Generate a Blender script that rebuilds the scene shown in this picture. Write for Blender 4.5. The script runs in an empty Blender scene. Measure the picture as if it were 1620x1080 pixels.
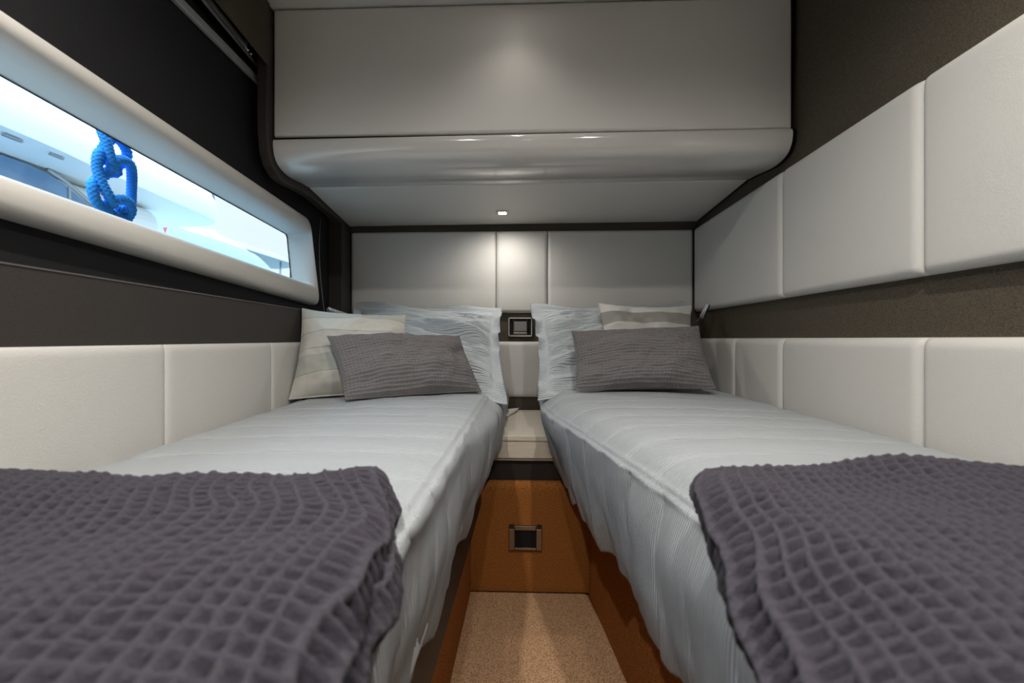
import bpy, math, random
import numpy as np
from mathutils import Vector, Matrix, noise
random.seed(7)
sc = bpy.context.scene
COL = sc.collection
H = 0.92                      # eye height above the floor; shapes below are written relative to the eye

# ------------------------------------------------------------------ camera, sky, exposure
cam_d = bpy.data.cameras.new('camera'); cam = bpy.data.objects.new('camera', cam_d); COL.objects.link(cam)
cam.location = (0, 0, H); cam.rotation_euler = (math.pi/2, 0, math.atan(25/720))
cam_d.sensor_width = 36; cam_d.lens = 16; cam_d.shift_y = -4/1620; cam_d.clip_start = 0.02
cam_d.dof.use_dof = True; cam_d.dof.focus_distance = 1.5; cam_d.dof.aperture_fstop = 4.5
sc.camera = cam
w = bpy.data.worlds.new('overcast_sky'); sc.world = w; w.use_nodes = True
nt = w.node_tree; bg = nt.nodes['Background']
tc = nt.nodes.new('ShaderNodeTexCoord'); sx = nt.nodes.new('ShaderNodeSeparateXYZ'); cr = nt.nodes.new('ShaderNodeValToRGB')
nt.links.new(tc.outputs['Generated'], sx.inputs[0]); nt.links.new(sx.outputs['Z'], cr.inputs[0]); nt.links.new(cr.outputs[0], bg.inputs['Color'])
cr.color_ramp.elements[0].color = (.150, .166, .174, 1); cr.color_ramp.elements[1].color = (.46, .74, 1.0, 1)
cr.color_ramp.elements[0].position = .28; cr.color_ramp.elements[1].position = .75
bg.inputs['Strength'].default_value = 5.2
vs = sc.view_settings; vs.view_transform = 'Standard'; vs.look = 'None'; vs.gamma = 1; vs.use_curve_mapping = False
vs.exposure = 0.35
SPOT_W = 40.0

# ------------------------------------------------------------------ helpers
LOC = {}
def _link(o, parent, loc):
    COL.objects.link(o)
    if parent is not None:
        o.parent = parent; pl = LOC[parent.name]; o.location = Vector(loc) - pl
    else: o.location = loc
    LOC[o.name] = Vector(loc)
def thing(name, label, cat, loc, group=None):
    o = bpy.data.objects.new(name, None); o.empty_display_size = .05
    _link(o, None, (loc[0], loc[1], loc[2] + H)); tag(o, label, cat, group); return o
def tag(o, label, cat, group=None):
    o['label'] = label; o['category'] = cat
    if group: o['group'] = group
    return o
def obj(name, V, F, m, parent=None, smooth=True, uv=None, lift=H):
    V = np.array(V, dtype=float).reshape(-1, 3).copy(); V[:, 2] += lift
    if parent is not None: base = np.array(LOC[parent.name])
    else: base = np.array([(V[:, 0].min()+V[:, 0].max())/2, (V[:, 1].min()+V[:, 1].max())/2, V[:, 2].min()])
    me = bpy.data.meshes.new(name); V2 = V - base
    if isinstance(F, np.ndarray):
        n = len(F); me.vertices.add(len(V2)); me.vertices.foreach_set('co', V2.ravel())
        me.loops.add(n*4); me.loops.foreach_set('vertex_index', F.ravel().astype(np.int32))
        me.polygons.add(n); me.polygons.foreach_set('loop_start', np.arange(0, n*4, 4, dtype=np.int32)); me.polygons.foreach_set('loop_total', np.full(n, 4, dtype=np.int32))
        me.update(calc_edges=True)
    else: me.from_pydata([tuple(v) for v in V2], [], [tuple(f) for f in F]); me.update()
    if uv is not None:
        ul = me.uv_layers.new(name='UVMap'); li = np.zeros(len(me.loops), dtype=np.int32); me.loops.foreach_get('vertex_index', li)
        ul.data.foreach_set('uv', np.asarray(uv, dtype=float)[li].ravel())
    me.polygons.foreach_set('use_smooth', [smooth]*len(me.polygons))
    me.materials.append(m); me.validate()
    o = bpy.data.objects.new(name, me); _link(o, parent, tuple(base)); return o
def struct(o): o['kind'] = 'structure'; return o
def bevel(o, wd=.004, seg=2):
    b = o.modifiers.new('bevel', 'BEVEL'); b.width = wd; b.segments = seg; b.limit_method = 'ANGLE'; b.angle_limit = .6; b.harden_normals = False
    for p in o.data.polygons: p.use_smooth = False
    return o
class MB:
    def __init__(s): s.V = []; s.F = []
    def hexa(s, p):           # 8 corners: bottom ring then top ring
        b = len(s.V); s.V += [tuple(q) for q in p]
        s.F += [(b, b+3, b+2, b+1), (b+4, b+5, b+6, b+7), (b, b+1, b+5, b+4), (b+1, b+2, b+6, b+5), (b+2, b+3, b+7, b+6), (b+3, b, b+4, b+7)]; return s
    def box(s, x0, x1, y0, y1, z0, z1):
        return s.hexa([(x0, y0, z0), (x1, y0, z0), (x1, y1, z0), (x0, y1, z0), (x0, y0, z1), (x1, y0, z1), (x1, y1, z1), (x0, y1, z1)])
    def prism(s, pts, fa, fb):    # polygon pts, two mappers to 3D
        n = len(pts); b = len(s.V); s.V += [fa(p) for p in pts] + [fb(p) for p in pts]
        s.F += [tuple(b+i for i in range(n))[::-1], tuple(b+n+i for i in range(n))] + [(b+i, b+(i+1) % n, b+n+(i+1) % n, b+n+i) for i in range(n)]; return s
    def tube(s, path, r, n=12, cap=True, twist=None):
        P = [Vector(p) for p in path]; m = len(P); b = len(s.V)
        up = Vector((0.3, .2, 1)).normalized(); N = None; L = 0
        for i, p in enumerate(P):
            t = (P[min(i+1, m-1)] - P[max(i-1, 0)]).normalized()
            if N is None: N = t.cross(up).normalized()
            N = (N - t*N.dot(t)).normalized(); B = t.cross(N)
            if i: L += (p-P[i-1]).length
            rr = r[i] if hasattr(r, '__len__') else r
            for k in range(n):
                a = 2*math.pi*k/n
                q = rr * (1 + (twist(a, L) if twist else 0))
                s.V.append(tuple(p + (N*math.cos(a)+B*math.sin(a))*q))
        for i in range(m-1):
            for k in range(n): s.F.append((b+i*n+k, b+i*n+(k+1) % n, b+(i+1)*n+(k+1) % n, b+(i+1)*n+k))
        if cap: s.F += [tuple(b+k for k in range(n))[::-1], tuple(b+(m-1)*n+k for k in range(n))]
        return s
    def build(s, name, m, parent=None, smooth=False): return obj(name, s.V, s.F, m, parent, smooth)
def smooth_path(pts, k=8, closed=False):
    P = [np.array(p, float) for p in pts]; out = []
    for i in range(len(P)-1):
        a = P[i-1] if i else 2*P[0]-P[1]; b, c = P[i], P[i+1]; d = P[i+2] if i+2 < len(P) else 2*P[-1]-P[-2]
        for j in range(k):
            t = j/k; out.append(.5*(2*b+(c-a)*t+(2*a-5*b+4*c-d)*t*t+(3*b-a-3*c+d)*t**3))
    out.append(P[-1]); return out
def quads(nu, nv, cu=False):
    i = np.arange(nu if cu else nu-1)[:, None]; j = np.arange(nv-1)[None, :]; i2 = (i+1) % nu
    return np.stack([i*nv+j, i2*nv+j, i2*nv+j+1, i*nv+j+1], -1).reshape(-1, 4)
def fbm(X, Y, Zs=0., oct=3):
    out = np.empty(X.shape); f = out.ravel(); xf = X.ravel(); yf = Y.ravel()
    for k in range(len(f)): f[k] = noise.fractal(Vector((xf[k], yf[k], Zs)), 1.0, 2.0, oct)
    return out
def lownoise(X, Y, Zs=0., n=70, oct=3):      # noise sampled coarsely, then interpolated
    x0, x1, y0, y1 = X.min(), X.max()+1e-6, Y.min(), Y.max()+1e-6
    gx = np.linspace(x0, x1, n); gy = np.linspace(y0, y1, n); G = fbm(*np.meshgrid(gx, gy, indexing='ij'), Zs, oct)
    a = (X-x0)/(x1-x0)*(n-1); b = (Y-y0)/(y1-y0)*(n-1); i = np.minimum(a.astype(int), n-2); j = np.minimum(b.astype(int), n-2); a -= i; b -= j
    return G[i, j]*(1-a)*(1-b)+G[i+1, j]*a*(1-b)+G[i, j+1]*(1-a)*b+G[i+1, j+1]*a*b
def normals(P):
    du = np.gradient(P, axis=0); dv = np.gradient(P, axis=1); n = np.cross(du, dv); return n/(np.linalg.norm(n, axis=2, keepdims=True)+1e-12)
def XL(y, off=0.): return -(.695 + .083*y + off)        # the splayed hull side

# ------------------------------------------------------------------ materials
def mat(name, color, rough=.6, spec=.5, metal=0., var=None, bump=None, coat=0., sheen=0., emit=None):
    m = bpy.data.materials.new(name); m.use_nodes = True; n = m.node_tree; N = n.nodes; K = n.links; p = N['Principled BSDF']
    p.inputs['Base Color'].default_value = (*color, 1); p.inputs['Roughness'].default_value = rough; p.inputs['Metallic'].default_value = metal
    p.inputs['Specular IOR Level'].default_value = spec; p.inputs['Coat Weight'].default_value = coat
    if sheen: p.inputs['Sheen Weight'].default_value = sheen
    if emit: p.inputs['Emission Color'].default_value = (*emit[0], 1); p.inputs['Emission Strength'].default_value = emit[1]
    t = N.new('ShaderNodeTexCoord')
    if var:                    # (scale, colour2, contrast_lo, contrast_hi, stretch)
        nz = N.new('ShaderNodeTexNoise'); nz.inputs['Scale'].default_value = var[0]; nz.inputs['Detail'].default_value = 4
        mp = N.new('ShaderNodeMapping'); mp.inputs['Scale'].default_value = var[4] if len(var) > 4 else (1, 1, 1)
        K.new(t.outputs['Object'], mp.inputs[0]); K.new(mp.outputs[0], nz.inputs['Vector'])
        r = N.new('ShaderNodeValToRGB'); r.color_ramp.elements[0].position = var[2]; r.color_ramp.elements[1].position = var[3]
        r.color_ramp.elements[0].color = (*color, 1); r.color_ramp.elements[1].color = (*var[1], 1)
        K.new(nz.outputs['Fac'], r.inputs[0]); K.new(r.outputs[0], p.inputs['Base Color'])
    prev = None
    for b in (bump or []):      # (kind, scale, distance[, direction, coords])
        kind, scl, dist = b[:3]
        if kind == 'voronoi': x = N.new('ShaderNodeTexVoronoi'); x.inputs['Scale'].default_value = scl; out = x.outputs['Distance']
        elif kind == 'noise': x = N.new('ShaderNodeTexNoise'); x.inputs['Scale'].default_value = scl; x.inputs['Detail'].default_value = 5; out = x.outputs['Fac']
        else:
            x = N.new('ShaderNodeTexWave'); x.bands_direction = b[3]; x.inputs['Scale'].default_value = scl; x.inputs['Distortion'].default_value = b[5] if len(b) > 5 else .6; x.inputs['Detail Scale'].default_value = 2; out = x.outputs['Fac']
        K.new(t.outputs[b[4] if len(b) > 4 else 'Object'], x.inputs['Vector'])
        bp = N.new('ShaderNodeBump'); bp.inputs['Distance'].default_value = dist; bp.inputs['Strength'].default_value = 1; K.new(out, bp.inputs['Height'])
        if prev: K.new(prev.outputs[0], bp.inputs['Normal'])
        prev = bp
    if prev: K.new(prev.outputs[0], p.inputs['Normal'])
    return m
M = {}
M['leather'] = mat('cream_leather', (.60, .59, .565), .5, .4, bump=[('voronoi', 420, .00035), ('noise', 60, .0004)])
M['leather_plain'] = mat('headliner_vinyl', (.63, .615, .585), .45, .4, bump=[('noise', 900, .0001)])
M['gloss'] = mat('glossy_cream_lacquer', (.60, .585, .56), .12, .5, coat=.6)
M['window_vinyl'] = mat('window_surround_vinyl', (.60, .585, .55), .42, .45, bump=[('noise', 500, .0001)])
M['dark'] = mat('shaded_hull_fabric', (.012, .012, .014), .75, .2, var=(900, (.020, .020, .022), .4, .65), bump=[('noise', 900, .0002)])  # darkness of the unlit left wall put into the base colour
M['brown'] = mat('dark_brown_woven_fabric', (.048, .040, .028), .75, .3, var=(700, (.12, .10, .072), .42, .66), bump=[('noise', 800, .0004)])
M['fascia'] = mat('dark_brown_fascia', (.034, .029, .027), .6, .3, var=(700, (.05, .044, .04), .4, .65))
M['black'] = mat('black_void', (.008, .008, .009), .6, .2)
M['blackleather'] = mat('black_leather', (.018, .016, .015), .5, .4, bump=[('voronoi', 500, .0002)])
M['carpet_dark'] = mat('brown_orange_carpet', (.13, .046, .011), .95, .1, var=(300, (.46, .18, .045), .28, .70), bump=[('noise', 300, .003)])
M['carpet_light'] = mat('beige_brown_carpet', (.22, .10, .045), .95, .1, var=(230, (.56, .36, .21), .28, .60), bump=[('noise', 300, .003)])
M['wood'] = mat('pale_limed_wood', (.52, .47, .40), .4, .4, var=(14, (.62, .57, .50), .3, .7, (1, 14, 20)))
M['chrome'] = mat('chrome', (.72, .72, .72), .14, .5, 1.)
M['satin'] = mat('satin_chrome', (.75, .74, .70), .38, .5, .6)
M['steel'] = mat('brushed_dark_steel', (.30, .27, .24), .35, .5, 1.)
M['grey_strip'] = mat('grey_satin_aluminium', (.42, .45, .46), .4, .5, .3)
M['greyplastic'] = mat('grey_ribbed_plastic', (.22, .22, .21), .4, .5)
M['spread'] = mat('pale_blue_grey_seersucker', (.425, .45, .475), .85, .2, bump=[('wave', 60, .0024, 'X', 'UV', .0), ('noise', 500, .0007)])
M['sham'] = mat('pale_blue_grey_ribbed_cotton', (.52, .56, .59), .85, .2, bump=[('wave', 50, .0022, 'Y', 'UV', .2), ('noise', 260, .0008)])
M['waffle'] = mat('grey_waffle_cotton', (.185, .175, .178), .95, .1, bump=[('noise', 500, .0008)], sheen=.08)
M['throw'] = mat('charcoal_waffle_wool', (.052, .047, .061), .95, .1, bump=[('noise', 700, .0012), ('noise', 250, .001)], sheen=.08)
M['shelf_cloth'] = mat('pale_shelf_cloth', (.62, .61, .59), .6, .3)
M['rope'] = mat('blue_rope', (.05, .38, .95), .7, .3)
M['yacht'] = mat('white_gelcoat', (.80, .82, .82), .25, .5)
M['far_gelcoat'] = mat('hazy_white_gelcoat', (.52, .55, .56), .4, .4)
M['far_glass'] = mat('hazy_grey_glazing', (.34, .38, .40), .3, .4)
M['yacht_grey'] = mat('light_grey_gelcoat', (.62, .66, .67), .3, .5)
M['boatglass'] = mat('blue_tinted_boat_glass', (.10, .20, .36), .12, .6, var=(3, (.18, .30, .46), .35, .65))
M['water'] = mat('harbour_water', (.12, .16, .18), .15, .5, bump=[('noise', 2.5, .05)])
M['red'] = mat('pink_red_cloth', (.75, .12, .22), .8)
M['railmetal'] = mat('grey_metal_rail', (.35, .38, .40), .3, .5, .5)
M['lens'] = mat('lit_lamp_lens', (1, 1, 1), .5, emit=((1.0, .93, .82), 22))
M['cable'] = mat('grey_cable', (.32, .33, .33), .5)
gl = bpy.data.materials.new('window_glass'); gl.use_nodes = True; n = gl.node_tree; n.nodes.clear()
o_ = n.nodes.new('ShaderNodeOutputMaterial'); mx = n.nodes.new('ShaderNodeMixShader'); tr = n.nodes.new('ShaderNodeBsdfTransparent'); gs = n.nodes.new('ShaderNodeBsdfGlossy'); fr = n.nodes.new('ShaderNodeLayerWeight'); pw = n.nodes.new('ShaderNodeMath'); pw.operation = 'POWER'; pw.inputs[1].default_value = 4; ms = n.nodes.new('ShaderNodeMath'); ms.operation = 'MULTIPLY'; ms.inputs[1].default_value = .35
tr.inputs[0].default_value = (.93, .97, .98, 1); gs.inputs['Roughness'].default_value = .02
n.links.new(fr.outputs['Facing'], pw.inputs[0]); n.links.new(pw.outputs[0], ms.inputs[0]); n.links.new(ms.outputs[0], mx.inputs[0]); n.links.new(tr.outputs[0], mx.inputs[1]); n.links.new(gs.outputs[0], mx.inputs[2]); n.links.new(mx.outputs[0], o_.inputs[0])
M['glass'] = gl
def stripe_mat(name, stops, seams, base_rough=.85):
    m = mat(name, (.6, .6, .6), base_rough, .2, bump=[('wave', 180, .0003, 'X', 'UV', .4)]); n = m.node_tree; N = n.nodes; K = n.links
    t = N.new('ShaderNodeTexCoord'); s = N.new('ShaderNodeSeparateXYZ'); K.new(t.outputs['UV'], s.inputs[0])
    r = N.new('ShaderNodeValToRGB'); r.color_ramp.interpolation = 'CONSTANT'; e = r.color_ramp.elements
    e[0].position = 0; e[0].color = (*stops[0][1], 1); e[1].position = stops[1][0]; e[1].color = (*stops[1][1], 1)
    for p, c in stops[2:]: q = e.new(p); q.color = (*c, 1)
    mr = N.new('ShaderNodeMath'); mr.operation = 'DIVIDE'; mr.inputs[1].default_value = .42; K.new(s.outputs['Y'], mr.inputs[0]); K.new(mr.outputs[0], r.inputs[0])
    prev = r.outputs[0]
    sn = N.new('ShaderNodeMath'); sn.operation = 'SINE'; ml = N.new('ShaderNodeMath'); ml.operation = 'MULTIPLY'; ml.inputs[1].default_value = 2*math.pi/.006
    K.new(s.outputs['X'], ml.inputs[0]); K.new(ml.outputs[0], sn.inputs[0]); gt = N.new('ShaderNodeMath'); gt.operation = 'GREATER_THAN'; gt.inputs[1].default_value = -.1; K.new(sn.outputs[0], gt.inputs[0])
    for v in seams:
        c = N.new('ShaderNodeMath'); c.operation = 'COMPARE'; c.inputs[1].default_value = v; c.inputs[2].default_value = .0042; K.new(mr.outputs[0], c.inputs[0])
        a = N.new('ShaderNodeMath'); a.operation = 'MULTIPLY'; K.new(c.outputs[0], a.inputs[0]); K.new(gt.outputs[0], a.inputs[1])
        mx = N.new('ShaderNodeMixRGB'); K.new(a.outputs[0], mx.inputs[0]); K.new(prev, mx.inputs[1]); mx.inputs[2].default_value = (.16, .15, .13, 1); prev = mx.outputs[0]
    K.new(prev, N['Principled BSDF'].inputs['Base Color']); return m
M['stripeL'] = stripe_mat('ivory_and_sage_striped_linen', [(0, (.52, .51, .47)), (.21, (.42, .43, .40)), (.40, (.55, .54, .50)), (.66, (.62, .60, .55)), (.86, (.50, .51, .47))], [.21, .47, .66, .86])
M['stripeR'] = stripe_mat('white_and_taupe_striped_linen', [(0, (.60, .59, .56)), (.28, (.36, .35, .33)), (.45, (.60, .59, .56)), (.70, (.33, .32, .30)), (.86, (.66, .655, .63))], [.45, .70])

# ------------------------------------------------------------------ setting: floor, walls, ceiling
YB, YF, ZC, ZF = 2.25, -1.3, 1.056, -.92
def slab(y0, y1, z0, z1, x1=.90):
    a, b = XL(y0, .145), XL(y1, .145); return MB().hexa([(a, y0, z0), (x1, y0, z0), (x1, y1, z0), (b, y1, z0), (a, y0, z1), (x1, y0, z1), (x1, y1, z1), (b, y1, z1)])
struct(slab(YF-.06, YB+.06, ZF-.05, ZF).build('floor', M['carpet_dark']))
struct(slab(YF-.06, YB+.06, ZC, ZC+.05).build('ceiling', M['leather_plain']))
struct(slab(YB, YB+.06, ZF, ZC).build('wall_back', M['brown']))
struct(MB().box(.83, .90, YF, YB, ZF, ZC).build('wall_right', M['brown']))
struct(slab(YF-.06, YF, ZF, ZC).build('wall_front', M['leather_plain']))
# hull side with the window opening: four blocks around the hole, joined in one mesh
def LW(y, z, off): return (XL(y, off), y, z)
wl = MB(); OA, OB = .065, .145
def lblock(y0, y1, z00, z01, z10, z11):     # bottom/top at y0, bottom/top at y1
    wl.hexa([LW(y0, z00, OA), LW(y0, z00, OB), LW(y1, z10, OB), LW(y1, z10, OA), LW(y0, z01, OA), LW(y0, z01, OB), LW(y1, z11, OB), LW(y1, z11, OA)])
W0, W1 = -.10, 1.87
lblock(YF, YB, ZF, .215, ZF, .165); lblock(YF, YB, .485, .86, .485, .86)
lblock(YF, W0, .2, .5, .2, .5); lblock(W1, YB, .15, .5, .15, .5)
lw = wl.build('wall_left', M['dark']); struct(lw)
# upper part of the hull side is set back behind the blind
b = MB(); b.hexa([LW(YF, .84, .13), LW(YF, .84, .145), LW(YB, .84, .145), LW(YB, .84, .13), LW(YF, ZC, .13), LW(YF, ZC, .145), LW(YB, ZC, .145), LW(YB, ZC, .13)])
o = b.build('wall_left_upper', M['black']); struct(o)
# lower side wall: fascia with its ledge, standing inboard of the window wall
f = MB()
def lbar(B, y0, y1, z0, z1, o0, o1): return B.hexa([LW(y0, z0, o0), LW(y0, z0, o1), LW(y1, z0, o1), LW(y1, z0, o0), LW(y0, z1, o0), LW(y0, z1, o1), LW(y1, z1, o1), LW(y1, z1, o0)])
lbar(f, YF, 1.632, -.30, .110, .0, .062); o = bevel(f.build('trim_1', M['fascia']), .003, 2); struct(o)
f = lbar(MB(), YF, 1.634, .107, .1095, -.0015, .01); o = f.build('trim_2', mat('ledge_edge_strip', (.12, .11, .11), .35)); struct(o)
# corner pillar
f = lbar(MB(), 2.10, 2.25, -.62, .60, .0, .064); o = bevel(f.build('trim_3', M['fascia']), .002, 1); struct(o)
# pelmet box near the ceiling, blind recess rails
f = lbar(MB(), YF, 1.405, .857, ZC-.002, .0, .005); o = bevel(f.build('trim_4', M['brown']), .001, 1); struct(o)
def lrail(zn, zf, th, o0, o1, y1=1.45): 
    B = MB(); a = (zf-zn)/(1.45-1.03); z = lambda y: zn+a*(y-1.03)
    return B.hexa([LW(YF, z(YF), o0), LW(YF, z(YF), o1), LW(y1, z(y1), o1), LW(y1, z(y1), o0), LW(YF, z(YF)+th, o0), LW(YF, z(YF)+th, o1), LW(y1, z(y1)+th, o1), LW(y1, z(y1)+th, o0)])
o = bevel(lrail(.800, .822, .022, .050, .064).build('trim_5', M['grey_strip']), .003, 2); struct(o)
# side cheek which follows the cabinet's curve
def cheek(x0f, x1f, d):
    prof = [(2.24, .560-d), (1.74, .575-d), (1.60, .562-d), (1.52, .552-d), (1.47, .556-d), (1.43, .575-d), (1.405, .61-d), (1.395, .65), (1.393, .72), (1.393, 1.054), (2.24, 1.054)]
    return MB().prism(prof, lambda p: (x0f(p[0]), p[0], p[1]), lambda p: (x1f(p[0]), p[0], p[1]))
o = cheek(lambda y: XL(y, .036), lambda y: XL(y, .002), .022).build('trim_6', M['fascia']); struct(o); bevel(o, .004, 2)

# padded panels -------------------------------------------------------------
def pad(name, org, ud, vd, nd, wd, ht, t, r, m, parent=None, crown=.003, top_r=None):
    org, ud, vd, nd = [np.array(q, float) for q in (org, ud, vd, nd)]
    def axis(L, r):
        e = r*(1-np.cos(np.linspace(0, math.pi/2, 9))); return np.concatenate([[0], e, np.linspace(r, L-r, 12)[1:-1], L-e[::-1], [L]])
    tr = top_r or r
    U = axis(wd, r); Vv = axis(ht, tr)
    q = lambda d, r: np.sqrt(np.clip(1-(1-np.minimum(d/r, 1))**2, 0, 1))
    fu = q(np.minimum(U, wd-U), r); fv = q(np.minimum(Vv, ht-Vv), tr)
    hgt = (t-crown)*(.35+.65*fu[:, None])*(.35+.65*fv[None, :]) + crown*np.sin(math.pi*U/wd)[:, None]*np.sin(math.pi*Vv/ht)[None, :]
    hgt[0, :] = 0; hgt[-1, :] = 0; hgt[:, 0] = 0; hgt[:, -1] = 0
    P = org + U[:, None, None]*ud + Vv[None, :, None]*vd + hgt[:, :, None]*nd
    F = quads(len(U), len(Vv))
    if np.dot(np.cross(ud, vd), nd) < 0: F = F[:, ::-1]
    return obj(name, P.reshape(-1, 3), F, m, parent, True)
def panel(label, group, *a, **k): return tag(pad('padded_wall_panel', *a, M['leather'], **k), label, 'wall panel', group)
# right wall, upper row and lower row
g = .0008
for y0, y1, lab in [(1.472, 2.235, 'upper cream leather panel on right wall meeting the back corner, above the chrome reading lamp'),
                    (.962, 1.472, 'upper cream leather panel on right wall, second from the back corner'),
                    (.35, .962, 'upper cream leather panel on right wall, cut off by the right edge of the photo')]:
    panel(lab, 'upper padded panels of right wall', (.83, y1-g, .131), (0, -1, 0), (0, 0, 1), (-1, 0, 0), y1-y0-2*g, .403, .032, .022, top_r=.02)
for y0, y1, lab in [(1.80, 2.235, 'lower cream leather panel on right wall behind the right pillows'),
                    (1.472, 1.80, 'narrow lower cream leather panel on right wall just in front of right pillows'),
                    (.962, 1.472, 'middle lower cream leather panel on right wall along the right bed'),
                    (.35, .962, 'lower cream leather panel on right wall beside charcoal throw, at photo right edge')]:
    panel(lab, 'lower padded panels of right wall', (.83, y1-g, -.32), (0, -1, 0), (0, 0, 1), (-1, 0, 0), y1-y0-2*g, .323, .032, .022, top_r=.025)
# left wall lower row, along the splayed side
kk = math.hypot(1, .083); ul = np.array((-.083, 1, 0))/kk; nl = np.array((1, .083, 0))/kk
for y0, y1, lab in [(1.40, 1.63, 'short lower cream leather panel on left wall beside the striped ivory pillow'),
                    (.935, 1.40, 'middle lower cream leather panel on left wall along the left bed'),
                    (.30, .935, 'lower cream leather panel on left wall beside charcoal throw, at photo left edge')]:
    panel(lab, 'lower padded panels of left wall', LW(y0+g, -.32, 0), ul, (0, 0, 1), nl, (y1-y0-2*g)*kk, .308, .014, .022, top_r=.02)
# back wall
xb = XL(YB)+.003
for x0, x1, lab in [(xb, -.156, 'wide padded cream headboard panel on back wall above the left bed'),
                    (-.156, .097, 'narrow padded cream headboard panel in the middle of back wall above the socket'),
                    (.097, .80, 'wide padded cream headboard panel on back wall above the right bed')]:
    panel(lab, 'upper padded panels of back wall', (x0+g, YB, .128), (1, 0, 0), (0, 0, 1), (0, -1, 0), x1-x0-2*g, .402, .028, .018)
panel('small padded cream panel on back wall below the socket, above the bedside shelf', None, (-.158, YB, -.285), (1, 0, 0), (0, 0, 1), (0, -1, 0), .262, .272, .028, .022)

# ------------------------------------------------------------------ window
def rloop(C, r, n=10):      # rounded quad in (y,z)
    out = []
    for i in range(4):
        p0, p, p1 = [np.array(C[j % 4], float) for j in (i-1, i, i+1)]
        a = p+(p0-p)/np.linalg.norm(p0-p)*r; b = p+(p1-p)/np.linalg.norm(p1-p)*r
        for k in range(n+1): t = k/n; out.append((1-t)**2*a+2*t*(1-t)*p+t*t*b)
        nx = np.array(C[(i+1) % 4], float); nb = nx+(p-nx)/np.linalg.norm(p-nx)*r
        for k in range(1, 14): out.append(b+(nb-b)*k/14)
    return np.array(out)
Oc = [(-.16, .500), (1.800, .488), (1.920, .140), (-.16, .218)]
Ic = [(-.08, .462), (1.822, .426), (1.866, .228), (-.08, .268)]
A = rloop(Oc, .035); B = rloop(Ic, .018)
prof = [(0, .068), (0, .054), (.03, .045), (.08, .039), (.16, .034), (.3, .031), (.5, .030), (.68, .032), (.82, .038), (.92, .047), (1, .062), (1, .09), (1, .138)]
P = np.array([[LW(*(A[i]*(1-k)+B[i]*k), off) for k, off in prof] for i in range(len(A))])
win = thing('window_1', 'x', 'window', LW(.9, .17, .1)); del win['label']; del win['category']; win['kind'] = 'structure'
F = quads(len(A), len(prof), True)
obj('window_frame', P.reshape(-1, 3), F[:, ::-1], M['window_vinyl'], win)
C = rloop([(-.09, .470), (1.832, .434), (1.876, .220), (-.09, .260)], .01)
mb = MB(); mb.prism([tuple(q) for q in C], lambda p: LW(p[0], p[1], .136), lambda p: LW(p[0], p[1], .140)); mb.build('window_pane', M['glass'], win)
P = np.array([[LW(*(B[i]*(1-k)+C[i]*k), off) for k, off in [(-.0, .132), (.0, .1355), (-.35, .1355)]] for i in range(len(B))])
obj('window_seal', P.reshape(-1, 3), quads(len(B), 3, True), M['black'], win)

# roller blind tube and rail in the recess
bl = thing('roller_blind', 'rolled chrome blind tube with grey rail above the window, top left', 'blind', LW(1.0, .94, .1))
ax = lambda y, dz=0., off=.058: LW(y, .898+dz-.02*(y-1.25), off)
MB().tube([ax(-.8), ax(1.36)], .010, 16).build('blind_tube', M['satin'], bl, True)
MB().tube([ax(-.8, -.020, .052), ax(1.50, -.020, .052)], .005, 10).build('guide_rod', M['satin'], bl, True)
mb = MB(); mb.tube([ax(1.36), ax(1.375)], .017, 16).tube([ax(1.385), ax(1.395)], .014, 16).tube([ax(1.35, .0), ax(1.42)], .006, 12); mb.build('end_bracket', M['chrome'], bl, True)

# ------------------------------------------------------------------ overhead cabinet
cab = thing('overhead_cabinet', 'large cream overhead cabinet with curved glossy lower edge spanning the back of the cabin', 'cabinet', (0, 1.8, .56))
XR = .812
def cabx(y, k): return XL(y, -.001)*(1-k)+XR*k
def tilt(k): return -.010*(1-k)
prof = smooth_path([(1.452, .647), (1.432, .6485), (1.424, .640), (1.424, .622), (1.432, .598), (1.452, .579), (1.49, .569), (1.54, .568), (1.60, .575), (1.66, .583), (1.705, .587), (1.712, .590), (1.722, .592)], 4)
ks = np.linspace(0, 1, 41)
P = np.array([[(cabx(p[0], k), p[0], p[1]+tilt(k)) for p in prof] for k in ks]); obj('glossy_valance', P.reshape(-1, 3), quads(len(ks), len(prof)), M['gloss'], cab)
prof2 = [(1.714, .5925), (1.72, .5885), (1.735, .588), (1.9, .580), (2.1, .572), (2.22, .566), (2.235, .570), (2.235, .60)]
P = np.array([[(cabx(p[0], k), p[0], p[1]+tilt(k)) for p in prof2] for k in ks]); obj('soffit_panel', P.reshape(-1, 3), quads(len(ks), len(prof2)), M['leather_plain'], cab)
pad('front_panel', (cabx(1.44, 0), 1.442, .652-.004), (1, 0, 0), (0, 0, 1), (0, -1, 0), XR-cabx(1.44, 0), .405, .020, .010, M['leather_plain'], cab, crown=.004)
MB().hexa([(cabx(1.45, 0)+.002, 1.46, .645), (XR-.002, 1.46, .645), (XR-.002, 2.23, .60), (cabx(2.23, 0)+.002, 2.23, .60), (cabx(1.45, 0)+.002, 1.46, ZC-.002), (XR-.002, 1.46, ZC-.002), (XR-.002, 2.23, ZC-.002), (cabx(2.23, 0)+.002, 2.23, ZC-.002)]).build('carcass', M['black'], cab)
# black strip for the shaded gap at the right wall, following the curve
mb = MB(); pr = [(p[0], p[1]+.003) for p in prof]+[(2.235, .575), (2.235, 1.05), (1.425, 1.05)]
mb.prism(pr, lambda p: (XR-.001, p[0], p[1]), lambda p: (XR+.0175, p[0]+.01, p[1])); mb.build('gap_shade_strip', M['black'], cab)

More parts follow.
